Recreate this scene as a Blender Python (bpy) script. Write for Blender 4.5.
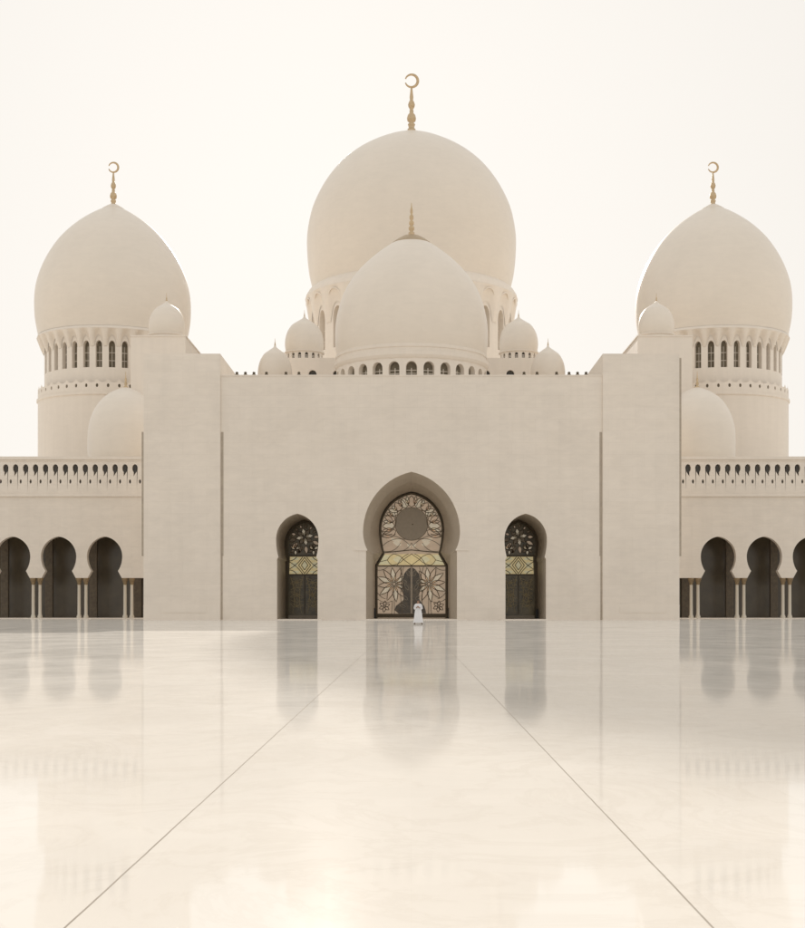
import bpy, bmesh, math, random
from mathutils import Vector, Matrix
from mathutils.geometry import tessellate_polygon
R = math.radians
PI = math.pi
random.seed(7)
for o in list(bpy.data.objects): bpy.data.objects.remove(o)
S = bpy.context.scene
C = bpy.data.collections.new('place'); S.collection.children.link(C)

# ------------------------------------------------------------------ camera
FOC = 1400.0                    # focal length in photo pixels (photo 805 wide)
CX, HY, EYE = 411.5, 610.0, 1.02   # vanishing point, horizon line, eye height
cam = bpy.data.cameras.new('camera'); camo = bpy.data.objects.new('camera', cam); C.objects.link(camo)
camo.location = (0, 0, EYE); camo.rotation_euler = (R(90), 0, 0)
cam.sensor_fit = 'HORIZONTAL'; cam.sensor_width = 36; cam.lens = 36 * FOC / 805
cam.shift_x = -(CX - 402.5) / 805; cam.shift_y = (HY - 464) / 805
cam.clip_start = .05; cam.clip_end = 6000
S.camera = camo

# ------------------------------------------------------------------ light
SKY_GAMMA, SKY_SCALE = .06, 5.9     # thick desert haze evens the sky out
SUN_AZ, SUN_EL = -3.5, 18.7       # degrees from +Y (towards -X), elevation
w = bpy.data.worlds.new('World'); S.world = w; w.use_nodes = True
nt = w.node_tree; nt.nodes.clear()
sky = nt.nodes.new('ShaderNodeTexSky'); sky.sky_type = 'NISHITA'; sky.sun_disc = False
sky.sun_elevation = R(SUN_EL); sky.sun_rotation = R(SUN_AZ)
sky.dust_density = 3.0; sky.air_density = 1.0; sky.ozone_density = 1.0; sky.altitude = 0
hs = nt.nodes.new('ShaderNodeHueSaturation'); hs.inputs['Saturation'].default_value = .22
mx = nt.nodes.new('ShaderNodeMix'); mx.data_type = 'RGBA'; mx.blend_type = 'MULTIPLY'; mx.inputs[0].default_value = 1
mx.inputs[7].default_value = (1.0, .960, .905, 1)
bg = nt.nodes.new('ShaderNodeBackground'); bg.inputs['Strength'].default_value = .10
ow = nt.nodes.new('ShaderNodeOutputWorld')
gm_ = nt.nodes.new('ShaderNodeGamma'); gm_.inputs[1].default_value = SKY_GAMMA
vm = nt.nodes.new('ShaderNodeVectorMath'); vm.operation = 'SCALE'; vm.inputs['Scale'].default_value = SKY_SCALE
nt.links.new(sky.outputs[0], gm_.inputs[0]); nt.links.new(gm_.outputs[0], vm.inputs[0]); nt.links.new(vm.outputs[0], hs.inputs['Color']); nt.links.new(hs.outputs[0], mx.inputs[6])
nt.links.new(mx.outputs[2], bg.inputs['Color']); nt.links.new(bg.outputs[0], ow.inputs[0])
sl = bpy.data.lights.new('sun', 'SUN'); sl.energy = 3.5; sl.angle = R(.6); sl.color = (1, .945, .88)
so = bpy.data.objects.new('sun', sl); C.objects.link(so)
sdir = Vector((math.sin(R(SUN_AZ)) * math.cos(R(SUN_EL)), math.cos(R(SUN_AZ)) * math.cos(R(SUN_EL)), math.sin(R(SUN_EL))))
so.rotation_euler = sdir.to_track_quat('Z', 'Y').to_euler(); so.location = (-20, 60, 120)
S.view_settings.view_transform = 'Standard'; S.view_settings.look = 'None'
S.view_settings.exposure = 0.42; S.view_settings.gamma = 1; S.view_settings.use_curve_mapping = False
S.render.engine = 'CYCLES'
S.cycles.max_bounces = 8; S.cycles.diffuse_bounces = 5; S.cycles.glossy_bounces = 4

# ------------------------------------------------------------------ survey helpers (metres)
def PX(x, Y): return (x - CX) * Y / FOC
def PZ(y, Y): return EYE + (HY - y) * Y / FOC

# ------------------------------------------------------------------ materials
def nodes_of(name):
    m = bpy.data.materials.new(name); m.use_nodes = True
    t = m.node_tree; return m, t, t.nodes['Principled BSDF']
def mnode(t, op, a, b=None, c=None):
    n = t.nodes.new('ShaderNodeMath'); n.operation = op
    for i, v in enumerate((a, b, c)):
        if v is None: continue
        if isinstance(v, (int, float)): n.inputs[i].default_value = v
        else: t.links.new(v, n.inputs[i])
    return n.outputs[0]
def noise(t, vec, scale, detail=4, rough=.55, dist=0.0):
    n = t.nodes.new('ShaderNodeTexNoise'); n.inputs['Scale'].default_value = scale
    n.inputs['Detail'].default_value = detail; n.inputs['Roughness'].default_value = rough
    n.inputs['Distortion'].default_value = dist
    t.links.new(vec, n.inputs['Vector']); return n.outputs['Fac']
def mapping(t, vec, sc=(1, 1, 1), rot=(0, 0, 0)):
    n = t.nodes.new('ShaderNodeMapping'); n.inputs['Scale'].default_value = sc; n.inputs['Rotation'].default_value = rot
    t.links.new(vec, n.inputs['Vector']); return n.outputs[0]
def ramp(t, fac, stops):
    n = t.nodes.new('ShaderNodeValToRGB'); e = n.color_ramp.elements
    e[0].position = stops[0][0]; e[0].color = (*stops[0][1], 1)
    e[1].position = stops[-1][0]; e[1].color = (*stops[-1][1], 1)
    for p, c in stops[1:-1]:
        q = e.new(p); q.color = (*c, 1)
    t.links.new(fac, n.inputs[0]); return n.outputs[0]
def mixc(t, fac, a, b, mode='MIX'):
    n = t.nodes.new('ShaderNodeMix'); n.data_type = 'RGBA'; n.blend_type = mode
    if isinstance(fac, (int, float)): n.inputs[0].default_value = fac
    else: t.links.new(fac, n.inputs[0])
    for i, v in ((6, a), (7, b)):
        if isinstance(v, tuple): n.inputs[i].default_value = (*v, 1)
        else: t.links.new(v, n.inputs[i])
    return n.outputs[2]
def objco(t):
    n = t.nodes.new('ShaderNodeTexCoord'); return n.outputs['Object']

WALLC = (.82, .75, .665)
def marble(name, base, joints=None, rough=.45, var=.08, streak=.30):
    m, t, p = nodes_of(name); co = objco(t)
    n1 = noise(t, co, .12, 5, .6); n2 = noise(t, mapping(t, co, (.5, .5, 1.4)), 1.1, 6, .65, .6)
    n3 = noise(t, mapping(t, co, (1.6, 1.6, .12)), .8, 3)
    lo = tuple(c * (1 - var * 1.3) for c in base); hi = tuple(min(1, c * (1 + var * .6)) for c in base)
    c1 = ramp(t, n1, [(.3, lo), (.7, hi)])
    c2 = mixc(t, .5, c1, ramp(t, n2, [(.3, tuple(c * (1 - var) for c in base)), (.65, hi)]))
    c3 = mixc(t, streak, c2, ramp(t, n3, [(.3, lo), (.6, hi)]))
    if joints:
        b = t.nodes.new('ShaderNodeTexBrick')
        sp = t.nodes.new('ShaderNodeSeparateXYZ'); t.links.new(co, sp.inputs[0])
        cb = t.nodes.new('ShaderNodeCombineXYZ')
        t.links.new(mnode(t, 'ADD', sp.outputs[0], sp.outputs[1]), cb.inputs[0]); t.links.new(sp.outputs[2], cb.inputs[1])
        t.links.new(cb.outputs[0], b.inputs['Vector'])
        b.inputs['Scale'].default_value = 1; b.inputs['Brick Width'].default_value = joints[0]; b.inputs['Row Height'].default_value = joints[1]
        b.inputs['Mortar Size'].default_value = .012; b.inputs['Mortar Smooth'].default_value = .3
        b.inputs['Color1'].default_value = (1, 1, 1, 1); b.inputs['Color2'].default_value = (.98, .977, .972, 1)
        b.inputs['Mortar'].default_value = (.92, .91, .895, 1)
        c3 = mixc(t, 1, c3, b.outputs[0], 'MULTIPLY')
    t.links.new(c3, p.inputs['Base Color'])
    p.inputs['Roughness'].default_value = rough
    bp = t.nodes.new('ShaderNodeBump'); bp.inputs['Strength'].default_value = .12; bp.inputs['Distance'].default_value = .05
    t.links.new(n2, bp.inputs['Height']); t.links.new(bp.outputs[0], p.inputs['Normal'])
    return m
def plain(name, col, rough=.5, metal=0, var=.1, scale=3, emit=0, ecol=None, spec=None):
    m, t, p = nodes_of(name); co = objco(t)
    n = noise(t, co, scale, 4)
    t.links.new(ramp(t, n, [(.3, tuple(c * (1 - var) for c in col)), (.7, tuple(min(1, c * (1 + var)) for c in col))]), p.inputs['Base Color'])
    p.inputs['Roughness'].default_value = rough; p.inputs['Metallic'].default_value = metal
    if spec is not None: p.inputs['Specular IOR Level'].default_value = spec
    if emit:
        p.inputs['Emission Color'].default_value = (*(ecol or col), 1); p.inputs['Emission Strength'].default_value = emit
    return m
M = {}
M['wall'] = marble('facade_marble', WALLC, (2.4, 1.2), .45, .10, .14)
M['stone'] = marble('plain_marble', WALLC, None, .5, .06)
M['dome'] = marble('dome_marble', (.81, .74, .65), None, .42, .055, .10)
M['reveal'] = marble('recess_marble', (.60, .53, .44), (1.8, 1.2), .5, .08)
M['groove'] = plain('dark_taupe_strip', (.44, .38, .31), .7)
M['gold'] = plain('gilt_metal', (.60, .46, .29), .42, .6, .12)
M['gold_p'] = plain('bronzed_cap_metal', (.46, .36, .24), .5, .3, .1)
M['bronze'] = plain('dark_bronze_frame', (.10, .075, .042), .45, .3)
M['bronze_l'] = plain('brown_bronze_lattice', (.16, .115, .065), .5, .2)
M['petal'] = plain('frosted_pink_glass', (.70, .55, .41), .3, 0, .12, 1.5, .15)  # faint emission added to brighten the petals in the dim recess
M['petal2'] = plain('frosted_cream_glass', (.78, .70, .55), .3, 0, .12, 1.5, .17)  # same added glow as the pink petals
M['pane'] = plain('smoky_amber_glass', (.62, .49, .36), .3, 0, .12, .9, .17)  # emission added because little light reaches the screen
M['disc'] = plain('taupe_glass_disc', (.42, .36, .28), .35, 0, .06)
M['yellow'] = plain('backlit_yellow_glass', (.70, .58, .30), .35, 0, .2, 1.3, .2, (.95, .78, .42))
M['tracery'] = plain('old_gold_tracery', (.46, .37, .19), .45, .3)
M['olive'] = plain('dark_olive_glass', (.19, .16, .095), .2, 0, .5, .8)
M['dark'] = plain('dark_glass_and_hole_shade', (.05, .042, .03), .25, 0, .3, 1)
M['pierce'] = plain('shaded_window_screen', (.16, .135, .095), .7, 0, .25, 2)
M['niche'] = plain('shaded_niche_screen', (.40, .35, .275), .8, 0, .1, 2)  # darker beige carries the shade that fills the drum niches
M['leafglass'] = plain('dark_bronze_glass', (.11, .088, .06), .2, 0, .6, 1.2)
M['black'] = plain('black_plastic', (.018, .016, .014), .5)
M['cloth'] = plain('white_cotton', (.80, .80, .82), .85, 0, .04)
M['skin'] = plain('skin', (.36, .21, .14), .6)
M['hair'] = plain('black_hair', (.03, .025, .02), .6)
M['leather'] = plain('dark_leather', (.03, .025, .02), .5)
M['column'] = marble('column_marble', (.70, .64, .54), None, .25, .06)

def floor_mat():
    m, t, p = nodes_of('polished_courtyard_marble'); co = objco(t)
    base = (.82, .775, .71)
    n1 = noise(t, mapping(t, co, (.5, .35, 1)), .35, 6, .6, .4)
    n2 = noise(t, mapping(t, co, (.8, .7, 1)), .9, 8, .68, 1.8)
    vein = mnode(t, 'ABSOLUTE', mnode(t, 'SUBTRACT', n2, .5))
    veinm = mnode(t, 'SUBTRACT', 1.0, mnode(t, 'SMOOTH_MIN', mnode(t, 'MULTIPLY', vein, 22.0), 1.0, .2))
    c = ramp(t, n1, [(.3, tuple(x * .93 for x in base)), (.7, tuple(min(1, x * 1.03) for x in base))])
    c = mixc(t, mnode(t, 'MULTIPLY', veinm, mnode(t, 'MULTIPLY', n1, .32)), c, (.60, .54, .46))
    sp = t.nodes.new('ShaderNodeSeparateXYZ'); t.links.new(co, sp.inputs[0])
    # slabs
    b = t.nodes.new('ShaderNodeTexBrick'); t.links.new(co, b.inputs['Vector'])
    b.offset = 0; b.inputs['Scale'].default_value = 1; b.inputs['Brick Width'].default_value = 1.04; b.inputs['Row Height'].default_value = 1.04
    b.inputs['Mortar Size'].default_value = .0016; b.inputs['Mortar Smooth'].default_value = .6
    b.inputs['Color1'].default_value = (1, 1, 1, 1); b.inputs['Color2'].default_value = (.968, .965, .96, 1); b.inputs['Mortar'].default_value = (.955, .95, .94, 1)
    c = mixc(t, 1, c, b.outputs[0], 'MULTIPLY')
    # two long movement joints running to the portal
    wob = mnode(t, 'MULTIPLY', mnode(t, 'SUBTRACT', noise(t, co, 2.5, 2), .5), .006)
    x = mnode(t, 'ADD', sp.outputs[0], wob)
    l1 = mnode(t, 'LESS_THAN', mnode(t, 'ABSOLUTE', mnode(t, 'SUBTRACT', x, -1.112)), .0042)
    l2 = mnode(t, 'LESS_THAN', mnode(t, 'ABSOLUTE', mnode(t, 'SUBTRACT', x, .968)), .0042)
    ln = mnode(t, 'ADD', l1, l2)
    c = mixc(t, mnode(t, 'MULTIPLY', ln, mnode(t, 'MULTIPLY_ADD', n2, .5, .45)), c, (.25, .21, .165))
    t.links.new(c, p.inputs['Base Color'])
    t.links.new(mnode(t, 'ADD', mnode(t, 'MULTIPLY_ADD', n1, .05, .03), mnode(t, 'MULTIPLY', ln, .4)), p.inputs['Roughness'])
    t.links.new(mnode(t, "MULTIPLY_ADD", ln, -.36, .36), p.inputs['Specular IOR Level'])
    # worn, slightly dusty polish: part of the surface scatters only
    df = t.nodes.new('ShaderNodeBsdfDiffuse'); t.links.new(c, df.inputs['Color'])
    ms = t.nodes.new('ShaderNodeMixShader')
    dust = noise(t, mapping(t, co, (1, .55, 1)), .55, 7, .7, .6)
    t.links.new(mnode(t, 'MULTIPLY_ADD', dust, .6, .16), ms.inputs[0])
    t.links.new(p.outputs[0], ms.inputs[1]); t.links.new(df.outputs[0], ms.inputs[2])
    t.links.new(ms.outputs[0], t.nodes['Material Output'].inputs['Surface'])
    bp = t.nodes.new('ShaderNodeBump'); bp.inputs['Strength'].default_value = .02; bp.inputs['Distance'].default_value = .01
    t.links.new(noise(t, mapping(t, co, (1, .25, 1)), 2.2, 3), bp.inputs['Height']); t.links.new(bp.outputs[0], p.inputs['Normal'])
    return m
M['floor'] = floor_mat()
M['sand'] = plain('pale_sand', (.42, .36, .28), .9, 0, .1, .05)

# ------------------------------------------------------------------ mesh builder
class MB:
    def __init__(s): s.v = []; s.f = []; s.mi = []; s.sm = []
    def add(s, vs, fs, mi=0, sm=False):
        b = len(s.v); s.v += [tuple(p) for p in vs]
        for f in fs: s.f.append(tuple(b + i for i in f)); s.mi.append(mi); s.sm.append(sm)
        return s
    def box(s, x0, x1, y0, y1, z0, z1, mi=0, skip=''):
        vs = [(x0, y0, z0), (x1, y0, z0), (x1, y1, z0), (x0, y1, z0), (x0, y0, z1), (x1, y0, z1), (x1, y1, z1), (x0, y1, z1)]
        F = {'b': (0, 3, 2, 1), 't': (4, 5, 6, 7), 'f': (0, 1, 5, 4), 'r': (1, 2, 6, 5), 'k': (2, 3, 7, 6), 'l': (3, 0, 4, 7)}
        return s.add(vs, [q for k, q in F.items() if k not in skip], mi)
    def lathe(s, prof, c=(0, 0, 0), n=48, mi=0, sm=True, rfun=None):
        vs = []
        for r, z in prof:
            for k in range(n):
                a = 2 * PI * k / n; rr = rfun(r, z, a) if rfun else r
                vs.append((c[0] + rr * math.cos(a), c[1] + rr * math.sin(a), c[2] + z))
        fs = []
        for i in range(len(prof) - 1):
            for k in range(n):
                k2 = (k + 1) % n
                fs.append((i * n + k, i * n + k2, (i + 1) * n + k2, (i + 1) * n + k))
        return s.add(vs, fs, mi, sm)
    def tube(s, pts, rad, n=8, mi=0, cap=True):
        P = [Vector(p) for p in pts]; rs = rad if isinstance(rad, (list, tuple)) else [rad] * len(P)
        vs = []; up = None
        for i, p in enumerate(P):
            d = (P[min(i + 1, len(P) - 1)] - P[max(i - 1, 0)]).normalized()
            if up is None: up = Vector((0, 0, 1)) if abs(d.z) < .9 else Vector((1, 0, 0))
            a = d.cross(up).normalized(); b = a.cross(d).normalized(); up = b
            for k in range(n):
                t = 2 * PI * k / n; vs.append(p + (a * math.cos(t) + b * math.sin(t)) * rs[i])
        fs = [(i * n + k, i * n + (k + 1) % n, (i + 1) * n + (k + 1) % n, (i + 1) * n + k) for i in range(len(P) - 1) for k in range(n)]
        if cap: fs += [tuple(reversed(range(n))), tuple((len(P) - 1) * n + k for k in range(n))]
        return s.add(vs, fs, mi, True)
    def sheet(s, outer, holes, fn, mi=0):
        polys = [[Vector((a, b, 0)) for a, b in outer]] + [[Vector((a, b, 0)) for a, b in h] for h in holes]
        tris = tessellate_polygon(polys); flat = [p for q in polys for p in q]
        return s.add([fn(p.x, p.y) for p in flat], tris, mi)
    def loft(s, A, B, mi=0, closed=False, sm=False):
        n = len(A); m = n if closed else n - 1
        return s.add(list(A) + list(B), [(i, (i + 1) % n, n + (i + 1) % n, n + i) for i in range(m)], mi, sm)
    def bar(s, pts, wd, y0, y1, mi=0, closed=False):
        """flat bar of width wd following a polyline in the X-Z plane, from y0 (front) to y1 (back)"""
        n = len(pts); L = []; Rr = []
        for i in range(n):
            if closed: a, b = pts[i - 1], pts[(i + 1) % n]
            else: a, b = pts[max(i - 1, 0)], pts[min(i + 1, n - 1)]
            dx, dz = b[0] - a[0], b[1] - a[1]; l = math.hypot(dx, dz) or 1
            nx, nz = -dz / l * wd / 2, dx / l * wd / 2
            L.append((pts[i][0] + nx, pts[i][1] + nz)); Rr.append((pts[i][0] - nx, pts[i][1] - nz))
        vs = [(x, y0, z) for x, z in L] + [(x, y0, z) for x, z in Rr] + [(x, y1, z) for x, z in L] + [(x, y1, z) for x, z in Rr]
        fs = []
        for i in range(n if closed else n - 1):
            j = (i + 1) % n
            fs += [(i, j, n + j, n + i), (i, j, 2 * n + j, 2 * n + i), (n + i, n + j, 3 * n + j, 3 * n + i)]
        if not closed: fs += [(0, n, 3 * n, 2 * n), (n - 1, 2 * n - 1, 4 * n - 1, 3 * n - 1)]
        return s.add(vs, fs, mi)
    def plate(s, pts, y0, y1, mi=0):
        n = len(pts)
        s.sheet(pts, [], lambda a, b: (a, y0, b), mi)
        s.add([(a, y0, b) for a, b in pts] + [(a, y1, b) for a, b in pts], [(i, (i + 1) % n, n + (i + 1) % n, n + i) for i in range(n)], mi)
        return s
    def mesh(s, name, mats):
        me = bpy.data.meshes.new(name); me.from_pydata(s.v, [], s.f)
        for m in (mats if isinstance(mats, (list, tuple)) else [mats]): me.materials.append(m)
        for p, mi, sm in zip(me.polygons, s.mi, s.sm): p.material_index = mi; p.use_smooth = sm
        bm = bmesh.new(); bm.from_mesh(me)
        bmesh.ops.remove_doubles(bm, verts=bm.verts, dist=1e-5)
        bmesh.ops.recalc_face_normals(bm, faces=bm.faces); bm.to_mesh(me); bm.free()
        me.update(); return me
    def build(s, name, mats, parent=None, loc=None):
        o = bpy.data.objects.new(name, s.mesh(name, mats)); C.objects.link(o)
        if loc: o.location = loc
        if parent: o.parent = parent
        return o
def thing(name, label, cat, loc=(0, 0, 0), group=None):
    o = bpy.data.objects.new(name, None); C.objects.link(o); o.location = loc; o.empty_display_size = .5
    o['label'] = label; o['category'] = cat
    if group: o['group'] = group
    return o
def tag(o, label, cat, group=None):
    o['label'] = label; o['category'] = cat
    if group: o['group'] = group
    return o

# ------------------------------------------------------------------ outlines
def horseshoe(hj, zj, hn, zn, hm, zm, za, n=14, z0=0.0):
    """symmetric keel-arched opening: jamb hj up to zj, neck hn at zn, widest hm at zm, apex za"""
    b = (zm - zn) / math.sqrt(max(1e-6, 1 - (hn / hm) ** 2))
    right = [(hj, z0), (hj, zj)]
    a0 = math.asin(-(zm - zn) / b)
    for i in range(7):
        a = a0 * (1 - i / 6.0); right.append((hm * math.cos(a), zm + b * math.sin(a)))
    H = za - zm; c = (H * H - hm * hm) / (2 * hm); rad = hm + c; am = math.asin(min(1, H / rad)) if rad > 0 else PI / 2
    am = math.atan2(H, c)
    for i in range(1, n + 1):
        a = am * i / n; right.append((max(0, rad * math.cos(a) - c), zm + rad * math.sin(a)))
    left = [(-x, z) for x, z in reversed(right[:-1])]
    return right[:-1] + [(0, za)] + left          # from right foot, over the top, to left foot

def arched(hw, z0, zs, za, n=6):
    """simple pointed-round window"""
    pts = [(hw, z0), (hw, zs)]
    for i in range(1, n):
        a = PI / 2 * i / n; pts.append((hw * math.cos(a), zs + (za - zs) * math.sin(a)))
    return pts + [(0, za)] + [(-x, z) for x, z in reversed(pts)]

# ------------------------------------------------------------------ dome pieces
def profile(rows, n=40):
    """smooth interpolation (Catmull-Rom) of (r,z) rows"""
    P = [rows[0]] + list(rows) + [rows[-1]]; out = []
    seg = max(3, n // (len(rows) - 1))
    for i in range(1, len(P) - 2):
        p0, p1, p2, p3 = P[i - 1], P[i], P[i + 1], P[i + 2]
        for k in range(seg):
            t = k / seg
            q = [.5 * (2 * p1[j] + (p2[j] - p0[j]) * t + (2 * p0[j] - 5 * p1[j] + 4 * p2[j] - p3[j]) * t * t + (3 * p1[j] - p0[j] - 3 * p2[j] + p3[j]) * t ** 3) for j in (0, 1)]
            out.append((max(q[0], .001), q[1]))
    out.append((max(rows[-1][0], .001), rows[-1][1])); return out
def dome(name, rows, c, parent, n=72):
    return MB().lathe(profile(rows), (0, 0, 0), n).build(name, M['dome'], parent, c)
def crescent(mb, c, r, th, gap_ang=PI, half=2.82, n=28):
    """crescent ring in the X-Z plane, thick on the side opposite its mouth"""
    pts = []; rs = []
    for i in range(n + 1):
        u = -half + 2 * half * i / n
        a = gap_ang + PI + u
        pts.append((c[0] + r * math.cos(a), c[1], c[2] + r * math.sin(a))); rs.append(th * (.45 + .55 * math.cos(u / half * PI / 2)))
    mb.tube(pts, rs, 8, 0)
def finial(parent, z, h, crescent_on=True, cap=0.0, y=0):
    """gilt spire of stacked beads with (optionally) a crescent"""
    mb = MB()
    if crescent_on:
        b = h * .78
        prof = [(.075, 0), (.075, .10), (.05, .12), (.06, .17), (.07, .20), (.04, .24), (.075, .27), (.085, .33), (.07, .40), (.035, .45), (.04, .49), (.03, .52), (.055, .57), (.065, .62), (.05, .68), (.03, .72), (.036, .78), (.026, .88), (.016, 1)]
    else:
        b = h
        prof = [(.11, 0), (.11, .11), (.055, .14), (.10, .20), (.105, .26), (.05, .32), (.085, .36), (.085, .43), (.04, .48), (.07, .52), (.075, .60), (.03, .66), (.05, .71), (.045, .80), (.022, .88), (.010, 1)]
    k = h * (.90 if crescent_on else .85)
    mb.lathe([(r * k, zz * b) for r, zz in prof], (0, 0, 0), 14)
    if crescent_on:
        r = h * .105; crescent(mb, (0, 0, b + r * 1.0), r, h * .024)
    if cap:
        mb.lathe([(cap, -.95 * cap * .28), (cap * .96, -.95 * cap * .26 + .12), (cap * .5, .02), (.05, .16)], (0, 0, 0), 40)
    return mb.build('finial', M['gold'], parent, (0, 0, z))

def drum(parent, c, rad, z0, z1, nw, hw, wz0, wzs, wza, depth, mat_pane, name='drum', phase=0.0, seg=6):
    """round drum with recessed arched windows; each window screen is a sub-part"""
    mb = MB(); da = 2 * PI / nw
    wins = []
    for k in range(nw):
        a0 = -PI / 2 + da * (k + phase)
        def fn(u, z, d=0.0, a0=a0): a = a0 + u / rad; return ((rad - d) * math.cos(a), (rad - d) * math.sin(a), z)
        W = da * rad / 2
        out = [(-W + 2 * W * i / seg, z0) for i in range(seg + 1)] + [(W - 2 * W * i / seg, z1) for i in range(seg + 1)]
        hole = arched(hw, wz0, wzs, wza)
        mb.sheet(out, [hole], fn)
        mb.loft([fn(u, z) for u, z in hole], [fn(u, z, depth) for u, z in hole], 0, True)
        wb = MB().sheet([(u * 1.02, z) for u, z in hole], [], lambda u, z, fn=fn: fn(u, z, depth - .02))
        # glazing bars, one upright and two transoms
        for (u0, u1, za_, zb_) in ((-hw * .07, hw * .07, wz0, wzs), (-hw, hw, wz0 + (wzs - wz0) * .33, wz0 + (wzs - wz0) * .33 + .07), (-hw, hw, wz0 + (wzs - wz0) * .7, wz0 + (wzs - wz0) * .7 + .07)):
            wb.add([fn(u0, za_, depth - .08), fn(u1, za_, depth - .08), fn(u1, zb_, depth - .08), fn(u0, zb_, depth - .08)], [(0, 1, 2, 3)], 1)
        wins.append(wb)
    d = mb.build(name, M['stone'], parent, c)
    for wb in wins: wb.build('window', [mat_pane, M['stone']], d)
    return d

# ================================================================== GROUND
g = MB().box(-1800, 1800, -1800, 1800, -.6, -.02).build('ground', M['sand']); g['kind'] = 'structure'
mbf = MB().box(-180, 180, -160, 270, -.3, 0)
f = mbf.build('courtyard_floor', M['floor']); f['kind'] = 'structure'

# ================================================================== ENTRANCE HALL
FY = 142.2; BY = 152.0           # facade plane, plane of the glazed screens
WX = PX(602.5, FY); WT = PZ(376, FY)      # half width and top of the central wall
PXO = PX(679, FY); PT = PZ(354, FY)
hall = thing('entrance_hall', 'tall plain cream marble entrance front with one large and two small keel arched portals', 'mosque entrance', (0, FY, 0))
def at(o): o.location = (o.location[0], o.location[1] - FY, o.location[2]); return o
# child geometry is modelled in world metres, so parts get the offset of the parent
def part(mb, name, mats, parent=None): return at(mb.build(name, mats, parent or hall))

outC = horseshoe(4.62, 7.05, 4.55, 7.22, 4.93, 8.95, 15.06)
inC = horseshoe(3.83, 5.80, 3.06, 7.15, 3.42, 9.71, 13.72)
SXC = 11.6
outS = horseshoe(2.06, 6.18, 1.93, 6.40, 2.16, 8.20, 10.80)
wall = MB()
base = [(-WX, 0.0), (WX, 0.0), (WX, WT), (-WX, WT)]
def shift(pts, dx): return [(a + dx, b) for a, b in pts]
# outline of the front sheet: walk the bottom edge and step up round the three openings
bottom = [(-WX, 0)] + list(reversed(shift(outS, -SXC))) + list(reversed(outC)) + list(reversed(shift(outS, SXC))) + [(WX, 0)]
wall.sheet(bottom + [(WX, WT), (-WX, WT)], [], lambda a, b: (a, FY, b))
wall.box(-WX, WX, FY, 192, 0, WT, 0, 'fb')
part(wall, 'front_wall', M['wall'])
# low coping on the wall and the little row of lights along it
part(MB().box(-WX, WX, FY - .06, FY + .5, WT, WT + .12), 'coping', M['stone'])
for sx in (-1, 1):
    for px_ in (237, 245.5, 254, 266.5, 286, 299):
        X = sx * abs(PX(px_, FY + .3))
        part(MB().lathe([(.2, 0), (.2, .08), (.13, .12), (.15, .3), (.05, .36), (.001, .37)], (X, FY + .25, WT + .12), 10), 'floodlight', M['bronze'])

# pylons
for s in (-1, 1):
    xi, xo = s * (WX + .002), s * PXO
    x0, x1 = min(xi, xo), max(xi, xo)
    pm = MB().box(x0, x1, FY - .22, 160, 0, PT)
    py = part(pm, 'pylon', M['wall'])
    pl = MB().box(x0 - .0, x1, FY - .30, FY - .22, 0, 1.55).box(x0 + 1.7, x1 - 1.4, FY - .34, FY - .30, .75, 1.35)
    q = pl.build('plinth', M['stone'], py)
    # narrow strips in darker taupe beside the pylon
    gm = MB().box(s * (WX - .30) if s > 0 else -(WX - .05), s * (WX - .05) if s > 0 else -(WX - .30), FY - .02, FY + .1, PZ(556, FY), PZ(432, FY))
    gm.box(min(s * (WX - .22), s * (WX - .05)), max(s * (WX - .22), s * (WX - .05)), FY - .012, FY + .1, 0, PZ(556, FY))
    part(gm, 'taupe_strip', M['groove'])
    zt = PZ(432, FY) if s < 0 else PZ(358, FY)
    gm = MB().box(min(s * PXO, s * (PXO + .22)), max(s * PXO, s * (PXO + .22)), FY - .1, FY + .3, PZ(556, FY), zt)
    part(gm, 'taupe_strip', M['groove'])

# ---- portals: reveal, screen
def reveal(outer, inner, cx, name):
    mb = MB()
    mb.loft([(cx + a, FY, b) for a, b in outer], [(cx + a, BY, b) for a, b in inner])
    # a fine raised edge round the opening on the wall face, and the impost shelf
    return mb
# central: splayed in two steps so that an inner order shows
midC = [((a * .42 + c * .58), (b * .42 + d * .58)) for (a, b), (c, d) in zip(outC, inC)]
mb = MB()
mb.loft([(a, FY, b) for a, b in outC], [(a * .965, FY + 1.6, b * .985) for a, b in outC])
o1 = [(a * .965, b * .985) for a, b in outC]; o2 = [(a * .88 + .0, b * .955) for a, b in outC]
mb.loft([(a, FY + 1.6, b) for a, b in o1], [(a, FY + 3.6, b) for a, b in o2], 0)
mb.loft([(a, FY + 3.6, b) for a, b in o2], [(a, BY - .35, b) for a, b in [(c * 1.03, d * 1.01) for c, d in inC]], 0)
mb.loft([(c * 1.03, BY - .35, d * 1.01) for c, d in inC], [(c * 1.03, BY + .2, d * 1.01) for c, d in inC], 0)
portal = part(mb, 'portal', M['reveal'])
for s in (-1, 1):
    a, b = s * 4.50, s * 5.85
    MB().box(min(a, b), max(a, b), FY - .07, FY + 1.2, 7.05, 7.22).build('impost', M['stone'], portal)
stp = MB().box(-5.6, 5.6, FY - 1.6, BY - .2, .0, .10).build('doorstep', M['stone'], portal)

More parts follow.
